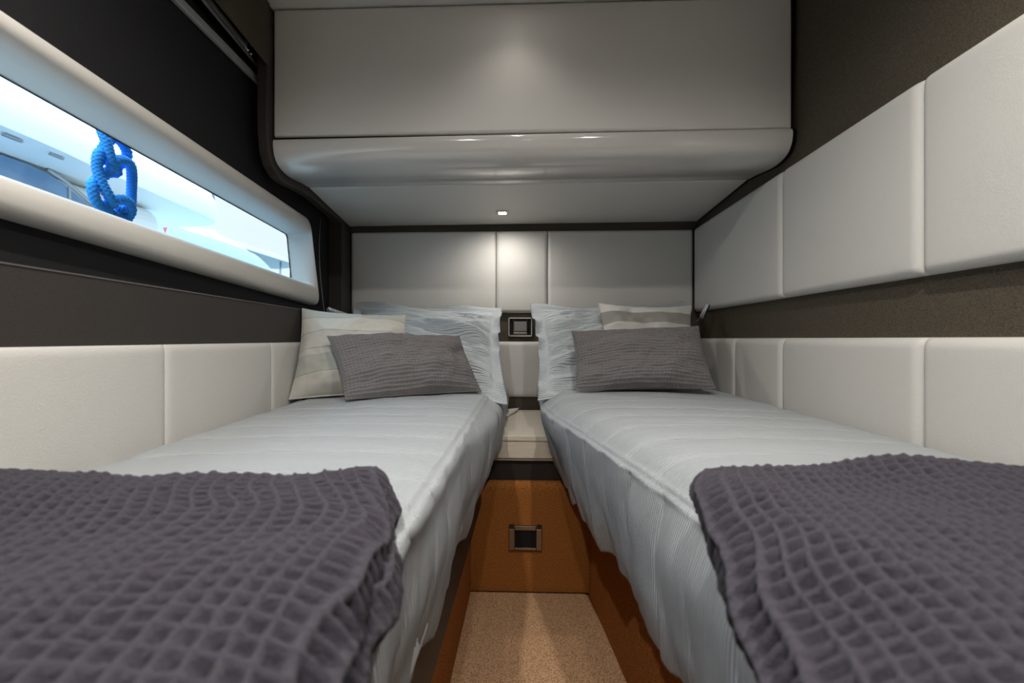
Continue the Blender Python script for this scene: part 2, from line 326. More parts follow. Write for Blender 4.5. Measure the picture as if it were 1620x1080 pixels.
# ------------------------------------------------------------------ lamps
def spotlight(label, group, x, y, z, size, power, tiltv=(0, 0, -1), blend=1., ang=130, color=(1, .945, .865)):
    t = thing('recessed_spotlight', label, 'ceiling light', (x, y, z), group)
    a, b = size/2, size/2*.62
    mb = MB()
    for (x0, x1, y0, y1) in [(-a, a, -a, -b), (-a, a, b, a), (-a, -b, -b, b), (b, a, -b, b)]: mb.box(x+x0, x+x1, y+y0, y+y1, z-.003, z+.003)
    mb.build('bezel', M['chrome'], t)
    MB().box(x-b, x+b, y-b, y+b, z-.0015, z+.001).build('lens', M['lens'], t)
    ld = bpy.data.lights.new('lamp_beam', 'SPOT'); ld.energy = power; ld.color = color; ld.spot_size = math.radians(ang); ld.spot_blend = blend; ld.shadow_soft_size = size*.35
    lo = bpy.data.objects.new('lamp_beam', ld); _link(lo, t, (x, y, z-.012+H)); lo.rotation_euler = Vector(tiltv).to_track_quat('-Z', 'Y').to_euler()
    return t
spotlight('small square lit spotlight recessed in the cabinet underside above the beds', None, -.114, 2.040, .5670, .055, 5.5, ang=172)
spotlight('ceiling spotlight nearest the overhead cabinet, cut off by photo top edge', 'cabin ceiling spotlights', -.044, 1.25, ZC-.002, .06, 1.6, ang=120)
for x, y, q in [(-.33, .35, 'above the foot of the left bed'), (.33, .35, 'above the foot of the right bed'), (0, -.55, 'behind the viewer above the entrance')]:
    spotlight('ceiling spotlight %s, out of frame' % q, 'cabin ceiling spotlights', x, y, ZC-.002, .06, SPOT_W, ang=165)

def reading_lamp(label, base, mid, head0, head1, m):
    t = thing('reading_lamp', label, 'reading lamp', base, 'bedside reading lamps')
    MB().tube([tuple(np.array(base)+np.array((0, .010, 0))), tuple(np.array(base)-np.array((0, .006, 0)))], .018, 20).build('wall_mount', M['steel'], t, True)
    MB().tube(smooth_path([base]+mid+[head0], 8), .0045, 10).build('gooseneck', M['steel'], t, True)
    h0, h1 = np.array(head0), np.array(head1); d = (h1-h0)
    pts = [h0-d*.12, h0-d*.1, h0, h0+d*.08, h1-d*.05, h1, h1+d*.02]; rs = [.004, .0075, .0085, .0098, .0098, .0102, .009]
    MB().tube([tuple(p) for p in pts], rs, 20).build('lamp_head', m, t, True)
    MB().tube([tuple(h1+d*.015), tuple(h1+d*.03)], .0068, 16).build('lens', M['greyplastic'], t, True)
    return t
reading_lamp('slim chrome reading lamp curving out above right grey waffle cushion', (.725, 2.215, .05), [(.712, 2.12, .045), (.728, 2.03, .062)], (.748, 1.985, .096), (.770, 1.97, .148), M['chrome'])
reading_lamp('white metal reading lamp peeking over striped ivory pillow by the window', (-.80, 2.215, .06), [(-.80, 2.15, .06), (-.79, 2.05, .085)], (-.797, 1.975, .104), (-.825, 1.86, .122), mat('pale_lamp_metal', (.62, .66, .70), .25, .5, .6))
tag(MB().tube(smooth_path([(-.928, 2.01, .545), (-.926, 1.995, .48), (-.923, 1.985, .38), (-.925, 2.00, .28), (-.928, 2.03, .18), (-.932, 2.06, .10)], 8), .0016, 8).build('thin_cable', M['cable'], None, True), 'thin loose grey cable hanging down dark wall right of the window', 'cable')

# wall socket
so = thing('wall_socket', 'chrome framed socket with grey ribbed cover on back wall between pillows', 'socket', (-.036, 2.245, .012))
mb = MB()
x0, x1, z0, z1 = -.096, .022, .012, .106
for q in [(x0, x1, z0, z0+.007), (x0, x1, z1-.007, z1), (x0, x0+.007, z0, z1), (x1-.007, x1, z0, z1)]: mb.box(q[0], q[1], 2.232, 2.25, q[2], q[3])
bevel(mb.build('outer_frame', M['chrome'], so), .002)
MB().box(x0+.007, x1-.007, 2.243, 2.25, z0+.007, z1-.007).build('back_plate', M['black'], so)
mb = MB(); X0, X1, Z0, Z1 = -.072, -.002, .022, .104
for q in [(X0, X1, Z0, Z0+.012), (X0, X0+.004, Z0, Z1-.004), (X1-.004, X1, Z0, Z1-.004)]: mb.box(q[0], q[1], 2.226, 2.245, q[2], q[3])
bevel(mb.build('inner_frame', M['steel'], so), .002)
mb = MB(); mb.box(X0+.004, X1-.004, 2.236, 2.245, Z0+.016, Z1-.018)
for i in range(9): mb.box(X0+.008+i*.0063, X0+.011+i*.0063, 2.2345, 2.237, Z0+.018, Z1-.020)
mb.build('ribbed_cover', M['greyplastic'], so)

# ------------------------------------------------------------------ bedside shelf, carpeted riser, mat
ns = thing('bedside_shelf', 'pale wooden bedside shelf bridging the gap between the two beds', 'shelf', (-.03, 1.93, -.52))
mb = MB(); mb.box(-.172, .118, 1.64, 2.245, -.368, -.350); bevel(mb.build('shelf_top', M['wood'], ns), .0015)
mb = MB(); mb.box(-.172, .118, 1.644, 1.662, -.4305, -.3685); bevel(mb.build('shelf_fascia', M['wood'], ns), .001)
mb = MB(); mb.box(-.172, .118, 1.652, 1.672, -.4405, -.4315).build('shelf_lip', M['wood'], ns)
mb = MB(); mb.box(-.172, .118, 1.668, 1.70, -.517, -.441); mb.build('recess_panel', M['blackleather'], ns)
pts = smooth_path([(1.72, -.517), (1.675, -.517), (1.652, -.522), (1.642, -.535), (1.640, -.56)], 5)+[np.array((1.640, -.91)), np.array((1.72, -.91))]
rz = MB().prism([tuple(p) for p in pts], lambda p: (-.235, p[0], p[1]), lambda p: (.225, p[0], p[1])).build('carpeted_riser', M['carpet_dark'], None)
tag(rz, 'orange-brown carpeted riser below the bedside shelf at end of aisle', 'riser')
la = thing('flush_latch', 'square flush latch with black centre set in the carpeted riser', 'latch', (-.008, 1.64, -.757))
mb = MB(); x0, x1, z0, z1 = -.067, .050, -.757, -.668
for q in [(x0, x0+.020, z0, z1-.013), (x1-.020, x1, z0, z1-.013), (x0+.020, x1-.020, z0, z0+.009), (x0+.021, x1-.021, z1-.018, z1-.002)]: mb.box(q[0], q[1], 1.630, 1.641, q[2], q[3])
bevel(mb.build('latch_frame', M['steel'], la), .0015)
MB().box(x0+.020, x1-.020, 1.635, 1.641, z0+.009, z1-.018).build('latch_button', M['black'], la)
for q in [(x0, x0+.018, z1-.012, z1), (x1-.018, x1, z1-.012, z1)]: MB().box(q[0], q[1], 1.6325, 1.641, q[2], q[3]).build('hinge_block', M['blackleather'], la)
# removable floor carpet
def rrect(x0, x1, y0, y1, r, n=6):
    o = []
    for cx, cy, a0 in [(x1-r, y1-r, 0), (x0+r, y1-r, 90), (x0+r, y0+r, 180), (x1-r, y0+r, 270)]:
        for k in range(n+1): a = math.radians(a0+90*k/n); o.append((cx+r*math.cos(a), cy+r*math.sin(a)))
    return o
pts = []
for (x, y) in rrect(-.5, .5, -.4, 1.632, .025):
    u = x+.5; xl, xr = -.228, .212+.145*(1.632-y)*.95
    pts.append((xl+u*(xr-xl), y))
cm = MB().prism(pts, lambda p: (p[0], p[1], ZF+.001), lambda p: (p[0], p[1], -.907)).build('aisle_mat', M['carpet_light']); bevel(cm, .005, 3)
tag(cm, 'speckled beige-brown carpet mat with rounded corners on aisle floor between the beds', 'mat')
cl_pts = [(-.132, 1.66, -.347), (-.130, 1.88, -.346), (-.114, 1.956, -.346), (-.065, 2.12, -.345), (-.043, 2.20, -.333), (-.165, 2.20, -.345), (-.168, 1.66, -.347)]
cd = MB().prism(cl_pts, lambda p: (p[0], p[1], p[2]-.002), lambda p: p).build('folded_cloth', M['shelf_cloth'])  # corner of pale cloth beside the left bed
tag(cd, 'pale folded cloth corner lying on the bedside shelf, its tip by the back wall', 'cloth')

# ------------------------------------------------------------------ beds
def seamL(y): return -.145 - .012*min(max((y-.5), 0), 1.2)
def interp(y, T): return float(np.interp(y, [t[0] for t in T], [t[1] for t in T]))
SR = [(.05, .285), (.3, .275), (.58, .250), (.70, .232), (.83, .208), (.94, .186), (1.18, .140), (1.40, .090), (1.6, .062), (2.2, .058)]
HR = [(.05, .24), (.67, .222), (.72, .221), (.85, .214), (1.08, .187), (1.23, .160), (1.68, .120), (2.2, .115)]
def ctrlL(y):
    w_ = XL(y)+.016; s = seamL(y); bu = interp(y, [(0, .135), (.9, .128), (1.4, .098), (2.2, .095)])
    hz = -.478+.010*math.sin(y*21)+.006*math.sin(y*47+1)
    return [(w_, -.26), (w_+.012, -.225), (w_+.06, -.206), (w_+.2, -.199), (-.42, -.193), (-.26, -.194), (s-.035, -.197), (s, -.203), (s+.02, -.216), (-bu, -.25), (-bu-.0, -.32), (-bu-.018, -.40), (-.16-.2*(bu < .11)*0, hz)]
def ctrlR(y):
    s = interp(y, SR); hx = interp(y, HR); hz = -.50+.010*math.sin(y*19+2)+.006*math.sin(y*43)
    return [(.795, -.26), (.785, -.222), (.74, -.205), (.62, -.198), (.46, -.191), (s+.15, -.192), (s+.075, -.196), (s+.03, -.210), (s, -.238), (s-.012, -.258), (s*.5+hx*.5-.022, -.33), (s*.3+hx*.7-.012, -.42), (hx, hz)]
def spread(side, ctrl, label, y0=.04, y1=2.2):
    ny, nc = 1300, 200; Y = np.linspace(y0, y1, ny); P = np.zeros((nc, ny, 3)); arc = np.zeros((nc, ny)); sarc = np.zeros(ny)
    for j, y in enumerate(Y):
        pp = np.array(smooth_path(ctrl(y), 12)); L = np.concatenate([[0], np.cumsum(np.linalg.norm(np.diff(pp, axis=0), axis=1))])
        sarc[j] = L[12*(7 if side == 'l' else 8)]; s = np.linspace(0, L[-1], nc); P[:, j, 0] = np.interp(s, L, pp[:, 0]); P[:, j, 2] = np.interp(s, L, pp[:, 1]); P[:, j, 1] = y; arc[:, j] = s
    sd = arc - sarc[None, :]
    N = normals(P)
    if N[nc//2, ny//2, 2] < 0: N = -N
    yy = np.repeat(Y[None, :], nc, 0); skirt = np.clip(sd/.03, 0, 1)
    wob = .006*lownoise(arc*5, yy*3, 1.3)*(1-skirt)+.016*lownoise(arc*5, yy*3, 3.3)*skirt
    yq = (yy + wob*2 + np.where(skirt > .5, .035, 0))/.128
    fq = yq-np.round(yq); gro = np.exp(-(fq/np.where(fq < 0, .016, .10))**2)
    d = -.0062*gro*(1-np.exp(-((sd-.007)/.012)**2))*(.35+.65*np.clip(lownoise(arc*3, yy*2, 6.)*1.2+.6, 0, 1))
    d += .0018*np.sin(math.pi*yq)**2                                       # quilt puff
    d += .0022*lownoise(arc*5, yy*22, 2.2, 140)*(1-skirt) + .016*lownoise(arc*3, yy*9, 5.2, 90)*skirt*np.clip(sd/.2, .1, 1)
    d += .003*np.exp(-((sd)/.004)**2) - .002*np.exp(-((sd-.007)/.004)**2) + .0025*np.exp(-((sd-.014)/.004)**2)
    if side == 'r':      # soft billow where the skirt leaves the mattress end
        d += .012*np.exp(-((sd-.06)/.05)**2)*np.exp(-((yy-1.45)/.16)**2)
    P = P + N*d[:, :, None]
    F = quads(nc, ny)
    if side == 'r': F = F[:, ::-1]
    o = obj('bedspread', P.reshape(-1, 3), F, M['spread'], None, True, uv=np.stack([yy, arc], -1).reshape(-1, 2))
    m = o.modifiers.new('cloth_thickness', 'SOLIDIFY'); m.thickness = .003; m.offset = -1
    return tag(o, label, 'bedspread', 'quilted bedspreads')
spread('l', ctrlL, 'pale grey quilted bedspread on left bed under the window')
spread('r', ctrlR, 'pale blue-grey quilted bedspread on right bed, its skirt lit blue')

def bed(side, label):
    l = side == 'l'; t = thing('single_bed', label, 'bed', ((-.45 if l else .5), 1.1, ZF), 'single berths')
    ys = [.05, .6, .9, 1.2, 1.6, 2.22]
    def loft(fi, fo, z0, z1, name, m, bev=.0):
        V = []; F = []
        for y in ys: V += [(fi(y), y, z0), (fo(y), y, z0), (fo(y), y, z1), (fi(y), y, z1)]
        for i in range(len(ys)-1):
            b = i*4
            for k in range(4): q = (b+k, b+(k+1) % 4, b+4+(k+1) % 4, b+4+k); F.append(q if l else q[::-1])
        e = (len(ys)-1)*4; F += [(0, 3, 2, 1), (e, e+1, e+2, e+3)] if l else [(0, 1, 2, 3), (e, e+3, e+2, e+1)]
        o = obj(name, V, F, m, t, False)
        if bev: bevel(o, bev, 4)
        return o
    if l:
        wall = lambda y: XL(y)+.016
        loft(wall, lambda y: -.150-.0, -.45, -.225, 'mattress', M['sham'], .02)
        loft(wall, lambda y: -.205, ZF+.001, -.60, 'bed_base', M['carpet_dark'])
        loft(wall, lambda y: -.168, -.615, -.45, 'side_rail', M['blackleather'], .018)
    else:
        wall = lambda y: .796; e = lambda y: max(interp(y, SR), interp(y, HR))
        loft(wall, lambda y: e(y)+.012, -.49, -.235, 'mattress', M['sham'], .02)
        loft(wall, lambda y: interp(y, [(0, .30), (.67, .262), (1.2, .262), (1.64, .215), (2.2, .215)]), ZF+.001, -.49, 'bed_base', M['carpet_dark'])
    return t
bed('l', 'left single bed with black padded side rail under the window')
bed('r', 'right single bed on orange-brown carpeted base against the right wall')

# ------------------------------------------------------------------ charcoal waffle throws
def ridge(u, wd=.19): f = u-np.round(u); return np.exp(-(np.abs(f)/wd)**2.6)
def throw(side, label):
    l = side == 'l'; sg = -1 if l else 1; t = thing('folded_throw', label, 'throw', (sg*.38, .33, -.2), 'folded waffle throws')
    def layer(name, edge, far, ztop, th, y0, xw, cell, seed, fan, res=8, depth=.0135):
        wdt = abs(xw-edge(.4)); nl = int((y1-y0+.03)/cell*res) if (y1 := far(edge(.4))) else 0
        v = np.linspace(0, 1, nl)
        ntop = int(wdt/cell*res); nr = max(int(math.pi*th/2/cell*res), 8)
        S = []                                     # cross loop: (s from aisle edge, kind)
        bot = [(1-k/(ntop//3)) for k in range(ntop//3+1)]
        sec = [('t', 1-k/ntop) for k in range(ntop+1)]+[('r', k/nr) for k in range(1, nr)]+[('b', 1-b_) for b_ in bot]
        na = len(sec); P = np.zeros((na, nl, 3)); ar = np.zeros((na, nl))
        for i, (kd, q) in enumerate(sec):
            s = q if kd != 'r' else 0
            for j, vv in enumerate(v):
                yr = vv
                xe = edge(y0+(far(edge(.4))-y0)*vv); x = xe+(xw-xe)*s
                ye = far(x); y = y0+(ye-y0)*vv
                # taper and roll over at the far end
                e = (ye-y)/(th*.9); tf = math.sqrt(max(1-(1-min(e, 1))**2, .0)); hh = th*(.12+.88*tf)
                zc = ztop-th/2
                if kd == 't': off = hh/2; xo = 0
                elif kd == 'r': a = math.pi*q; off = hh/2*math.cos(a); xo = -sg*hh*.62*math.sin(a)
                else: off = -hh/2; xo = 0
                P[i, j] = (x+xo, y, zc+off)
            ar[i] = (i if kd == 't' else ntop + (i-ntop))/res
        X, Yy = P[:, :, 0], P[:, :, 1]
        lowf = lownoise(X*5, Yy*5, seed, 50, 2)
        P[:, :, 2] += .012*lowf
        inner = np.clip((sg*X-sg*xw)/(-1) / wdt, 0, 1)
        # sag where the throw runs over the rounded bed edge
        eb = .165 if l else .235
        P[:, :, 2] -= 2.2*np.clip(eb-sg*X, 0, 1)**2
        P[:, :, 2] += .010*np.exp(-((Yy-far(edge(.4)))/.05)**2)*np.exp(-((sg*X-.19)/.05)**2)*(1 if l else 0)
        if l: P[:, :, 2] += .022*np.clip((-X-.50)/.2, 0, 1)**2
        vy = np.repeat(v[None, :], na, 0)*(far(edge(.4))-y0)
        uu = ar + fan*(vy/cell)*np.clip((np.abs(X)-.12)/.4, 0, 1) + 1.1*lownoise(X*7, Yy*7, seed+3, 50, 2)
        ww = vy/cell + 1.1*lownoise(X*6, Yy*6, seed+8, 50, 2)
        N = normals(P); 
        if N[ntop//2, nl//2, 2] < 0: N = -N
        dd = depth*(np.maximum(ridge(uu), .9*ridge(ww)))+ .0022*lownoise(X*60, Yy*60, seed+1, 160, 2)
        P = P+N*dd[:, :, None]
        F = quads(na, nl)
        c = P[ntop//2+1, nl//2]-P[ntop//2, nl//2]; r_ = P[ntop//2, nl//2+1]-P[ntop//2, nl//2]
        if np.cross(c, r_)[2] < 0: F = F[:, ::-1]
        return obj(name, P.reshape(-1, 3), F, M['throw'], t, True)
    if l:
        e1 = lambda y: -.157+.16*max(.46-y, 0)+.03*math.sin(max(y-.40, 0)*10)*-1
        farL = lambda x: interp(-x, [(.10, .485), (.135, .515), (.18, .530), (.255, .506), (.44, .484), (.60, .500), (.75, .515)])
        layer('upper_fold', e1, farL, -.159, .026, .12, -.690, .0145, 2.1, .22)
        layer('lower_fold', lambda y: e1(y)+.012+.006*math.sin(y*40), lambda x: farL(x)-.012, -.182, .022, .12, -.60, .0145, 9.3, .1, 6)
    else:
        e2 = lambda y: interp(y, [(.1, .145), (.2, .150), (.31, .162), (.43, .192), (.50, .212), (.56, .225)])
        farR = lambda x: interp(x, [(.15, .50), (.185, .525), (.21, .540), (.30, .556), (.455, .580), (.60, .560), (.75, .53)])
        layer('upper_fold', e2, farR, -.157, .028, .12, .745, .0135, 4.4, .12)
        layer('lower_fold', lambda y: e2(y)+.018+.008*math.sin(y*31), lambda x: farR(x)-.012, -.183, .024, .12, .66, .0135, 12.3, .1, 6)
    return t
throw('l', 'folded charcoal waffle throw on the foot of the left bed')
throw('r', 'folded charcoal waffle throw on the foot of the right bed')

# ------------------------------------------------------------------ pillows
def pillow(name, label, cat, TL, TR, BR, BL, T, m, nu=90, nv=60, pinch=.03, fl=0., wrinkle=None, waffle=None, group=None, size=None, seed=0., sag=0., flw=None):
    TL, TR, BR, BL = [np.array(q, float) for q in (TL, TR, BR, BL)]
    u = np.linspace(-fl, 1+fl, nu); v = np.linspace(-fl*1.3, 1+fl*1.3, nv); U, Vv = np.meshgrid(u, v, indexing='ij')
    cu, cv = np.clip(U, 0, 1), np.clip(Vv, 0, 1)
    # concave outline between the corners
    pu = pinch*4*cu*(1-cu); pv = pinch*4*cv*(1-cv)
    Ue = .5+(U-.5)*(1-1.2*pv); Ve = .5+(Vv-.5)*(1-np.where(Vv > .5, 1.8, .5)*pu)
    Pb = ((1-Ue)*(1-Ve))[..., None]*BL+(Ue*(1-Ve))[..., None]*BR+(Ue*Ve)[..., None]*TR+((1-Ue)*Ve)[..., None]*TL
    W_ = np.linalg.norm(TR-TL); Hh = np.linalg.norm(TL-BL)
    n = np.cross(TR-TL+BR-BL, TL-BL+TR-BR); n /= np.linalg.norm(n)           # points to -y (towards the aisle)
    if n[1] > 0: n = -n
    pf = (np.clip(1-np.abs(2*cu-1)**2.6, 0, 1)**.62)*(np.clip(1-np.abs(2*cv-1)**2.4, 0, 1)**.62)
    sides = []
    for sgn in (1, -1):
        h = T/2*pf
        if sag: h = h*(1+sag*(.5-cv))
        d = h.copy()
        if wrinkle and sgn > 0: d = d+wrinkle(U, Vv, pf)
        if waffle and sgn > 0:
            c, dep = waffle; d = d+dep*(np.maximum(.75*ridge(U*W_/c, .2), ridge(Vv*Hh/(c*.9)+.12*np.sin(U*9), .22))-.5)
        d = np.where(pf <= 0, (.0015 + (0 if flw is None else 0)), np.maximum(d, .0015))
        P = Pb+n*(d*sgn)[..., None]
        if flw is not None: P = P+n*flw(U, Vv)[..., None]
        sides.append(P)
    F = quads(nu, nv); A_ = sides[0].reshape(-1, 3); B_ = sides[1].reshape(-1, 3); k = len(A_)
    rim = [i*nv for i in range(nu)]+[(nu-1)*nv+j for j in range(1, nv)]+[i*nv+nv-1 for i in range(nu-2, -1, -1)]+[j for j in range(nv-2, 0, -1)]
    R = np.array([(rim[i], rim[i-1], rim[i-1]+k, rim[i]+k) for i in range(len(rim))])
    e1 = sides[0][nu//2+1, nv//2]-sides[0][nu//2, nv//2]; e2 = sides[0][nu//2, nv//2+1]-sides[0][nu//2, nv//2]
    flip = np.dot(np.cross(e1, e2), n) < 0
    Fa = F[:, ::-1] if flip else F; Fb = (F if flip else F[:, ::-1])+k
    R = R if flip else R[:, ::-1]
    s = size or (W_, Hh); uv = np.stack([U*s[0], Vv*s[1]], -1).reshape(-1, 2)
    o = obj(name, np.concatenate([A_, B_]), np.concatenate([Fa, Fb, R]), m, None, True, uv=np.concatenate([uv, uv]))
    return tag(o, label, cat, group)
def shamwr(su, amp=.028, seed=0.):
    def f(U, V, pf):
        side = np.exp(-(np.where(su > 0, 1-U, U))/.35)
        a = lownoise(U*1.8, V*8+ (U*su)*1.6, 3.1+seed, 80, 3); b = lownoise(U*4, V*17, 7.7+seed, 100, 3)
        return np.clip(pf*2, 0, 1)*(amp*a*(.25+side)*1.5+amp*.6*(1-np.abs(b)*2.2)*side)
    return f
flv = lambda sd: (lambda U, V: np.clip(np.maximum(np.maximum(-U, U-1)/.04, np.maximum(-V, V-1)/.05), 0, 1.5)*(.007*np.sin(U*11+V*23+sd)+.005*np.sin(V*31+sd)))
# shams (large, flanged)
pillow('pillow_sham', 'large pale ribbed pillow with flanged edge at head of left bed, against the headboard', 'pillow',
       (-.80, 2.16, .150), (-.155, 2.03, .118), (-.112, 1.64, -.200), (-.70, 1.80, -.19), .15, M['sham'], 170, 150, .045, .06, shamwr(1), group='ribbed pillow shams', flw=flv(0))
pillow('pillow_sham', 'large pale blue ribbed pillow with flanged edge at head of right bed', 'pillow',
       (.052, 2.02, .130), (.70, 2.16, .150), (.68, 1.86, -.19), (.072, 1.70, -.195), .15, M['sham'], 170, 150, .045, .06, shamwr(-1, .024, 4.), group='ribbed pillow shams', flw=flv(2))
softw = lambda sd, amp: (lambda U, V, pf: np.clip(pf*2, 0, 1)*amp*lownoise(U*4, V*4, sd, 60, 3))
pillow('striped_pillow', 'square ivory striped pillow leaning by the window on left bed', 'pillow',
       (-.822, 1.63, .112), (-.478, 1.78, .096), (-.43, 1.60, -.190), (-.802, 1.50, -.204), .155, M['stripeL'], 110, 100, .055, 0, softw(2., .014), size=(.40, .42), group='striped pillows')
pillow('striped_pillow', 'white and taupe striped pillow standing on right bed behind grey cushion', 'pillow',
       (.290, 1.90, .150), (.705, 1.99, .145), (.675, 1.84, -.17), (.305, 1.76, -.17), .12, M['stripeR'], 110, 100, .055, 0, softw(5., .014), size=(.40, .42), group='striped pillows')
pillow('waffle_cushion', 'grey rectangular waffle cushion leaning at an angle on left bed', 'cushion',
       (-.672, 1.50, .010), (-.262, 1.74, .012), (-.165, 1.63, -.188), (-.570, 1.40, -.190), .165, M['waffle'], 330, 180, .035, 0, softw(8., .020), (.0115, .0042), group='grey waffle cushions')
pillow('waffle_cushion', 'grey rectangular waffle cushion propped straight on right bed', 'cushion',
       (.165, 1.74, .030), (.655, 1.77, .050), (.672, 1.65, -.178), (.168, 1.62, -.182), .155, M['waffle'], 330, 180, .035, 0, softw(11., .018), (.0115, .0042), group='grey waffle cushions')

# ------------------------------------------------------------------ outside
GZ = -1.9
wt = MB().box(-260, -1.6, -120, 260, GZ-.1, GZ).build('harbour_water', M['water']); wt['kind'] = 'structure'
# blue rope, crocheted in a chain
def RP(y, z, dx=0.): return (XL(y, .35)+dx, y, z)
A_ = [(1.20, 1.10, 0), (1.185, .85, 0), (1.180, .64, 0), (1.181, .57, 0), (1.184, .528, .012), (1.196, .480, .016), (1.225, .462, .005), (1.20, .455, -.02)]
B_ = [(1.196, .475, -.014), (1.193, .50, -.014), (1.203, .538, .0), (1.222, .556, 0), (1.249, .555, 0), (1.268, .531, 0), (1.266, .503, -.012), (1.245, .488, -.02)]
C_ = [(1.205, .490, -.012), (1.178, .497, 0), (1.166, .480, .004), (1.165, .450, .004), (1.172, .414, .010), (1.190, .382, .016), (1.215, .368, .004)]
D_ = [(1.180, .425, -.014), (1.197, .452, .006), (1.207, .485, .018), (1.232, .499, .018), (1.260, .496, .016), (1.276, .470, .008), (1.284, .43, .0), (1.282, .395, .0), (1.262, .370, .008), (1.235, .360, -.01)]
E_ = [(1.175, .420, -.014), (1.158, .405, -.004), (1.156, .385, .0), (1.170, .360, .0), (1.205, .347, 0), (1.245, .341, 0), (1.268, .347, .0), (1.272, .37, -.008), (1.262, .39, -.014)]
F_ = [(1.190, .352, -.012), (1.205, .375, .012), (1.230, .389, .018), (1.254, .386, .018), (1.266, .366, .014), (1.262, .33, .0), (1.25, .25, 0), (1.24, .10, 0), (1.235, -.2, 0), (1.235, -.6, 0)]
rp = MB(); tw = lambda a, L: .17*abs(math.sin(2*a+L*330))+.12*abs(math.sin(2*a-L*330))
for S in (A_, B_, C_, D_, E_, F_): rp.tube(smooth_path([RP(*q) for q in S], 34), .0105, 28, True, tw)
tag(rp.build('chained_rope', M['rope'], None, True), 'bright blue braided rope looped in a chain, hanging outside the window', 'rope')

# big white yacht alongside
yt = thing('motor_yacht', 'large white motor yacht close outside the window with dark blue arched glazing', 'boat', (-6.6, 2.5, GZ))
edge = smooth_path([(-4.70, -6, 0), (-4.78, 0, 0), (-4.89, 4.05, 0), (-4.99, 5.08, 0), (-5.11, 6.25, 0), (-5.19, 7.15, 0), (-5.36, 7.62, 0), (-5.75, 7.84, 0), (-6.3, 7.88, 0)], 6)
edge = [(p[0], p[1]) for p in edge]; back = [(-13-p[0], p[1]) for p in edge[::-1]]
ring = edge+back
def ringsolid(levels, name, m):
    V = []; F = []; n = len(ring); cx, cy = -6.5, 0
    for z, k in levels:
        for (x, y) in ring: V.append((cx+(x-cx)*(1-k/1.6), y-k*(1 if y > 6 else 0), z))
    for a in range(len(levels)-1):
        for i in range(n): F.append((a*n+i, a*n+(i+1) % n, (a+1)*n+(i+1) % n, (a+1)*n+i))
    F += [tuple(range(n))[::-1], tuple((len(levels)-1)*n+i for i in range(n))]
    return obj(name, V, F, m, yt, True)
o = ringsolid([(1.985, .0), (2.10, -.03), (2.30, -.02), (2.45, .05), (2.95, .25), (3.05, .40)], 'flybridge', M['yacht'])
o.modifiers.new('es', 'EDGE_SPLIT').split_angle = .7
# cabin side with arched window
def cabin_top(y): return interp(y, [(-6, 1.99), (4.9, 1.99), (5.6, 1.985), (6.6, 1.98)])
arch = [(-6, .7), (6.35, .7), (6.15, 1.28), (5.9, 1.52), (5.6, 1.70), (5.3, 1.86), (5.1, 1.93), (4.9, 1.955), (-6, 1.955)]
cb = MB(); cb.box(-7.5, -5.62, -6, 6.9, .3, 1.985); o = bevel(cb.build('cabin', M['yacht'], yt), .25, 5)
wi = MB().prism(arch, lambda p: (-5.62, p[0], p[1]), lambda p: (-5.585, p[0], p[1])); wi.build('saloon_window', M['boatglass'], yt)
tr_ = smooth_path([(6.38, .7), (6.19, 1.29), (5.94, 1.55), (5.62, 1.74), (5.31, 1.90), (5.1, 1.97)], 6)
MB().tube([(-5.58, p[0], p[1]) for p in tr_], .022, 8).build('window_trim', M['railmetal'], yt, True)
mb = MB()
for yy_ in (5.34, 5.62): mb.box(-5.584, -5.575, yy_, yy_+.03, .7, 1.9 if yy_ < 5.5 else 1.68)
mb.build('window_mullion', M['railmetal'], yt)
hb = smooth_path([(-4.6, -6, 0), (-4.6, 3, 0), (-4.75, 6, 0), (-5.3, 9, 0), (-6.5, 12, 0)], 8); hb = [(p[0], p[1]) for p in hb]; hr = hb+[(-13-p[0], p[1]) for p in hb[-2::-1]]
hl = MB(); hl.prism(hr, lambda p: (-6.5+(p[0]+6.5)*.8, p[1]*.95, GZ), lambda p: (p[0], p[1], .35)); bevel(hl.build('hull', M['yacht'], yt), .05, 2)
for q in [(-5.06, -5.02, 4.20, 4.36), (-5.09, -5.06, 4.66, 4.80)]: MB().box(*q, 1.955, 1.975).build('deck_light', M['railmetal'], yt)
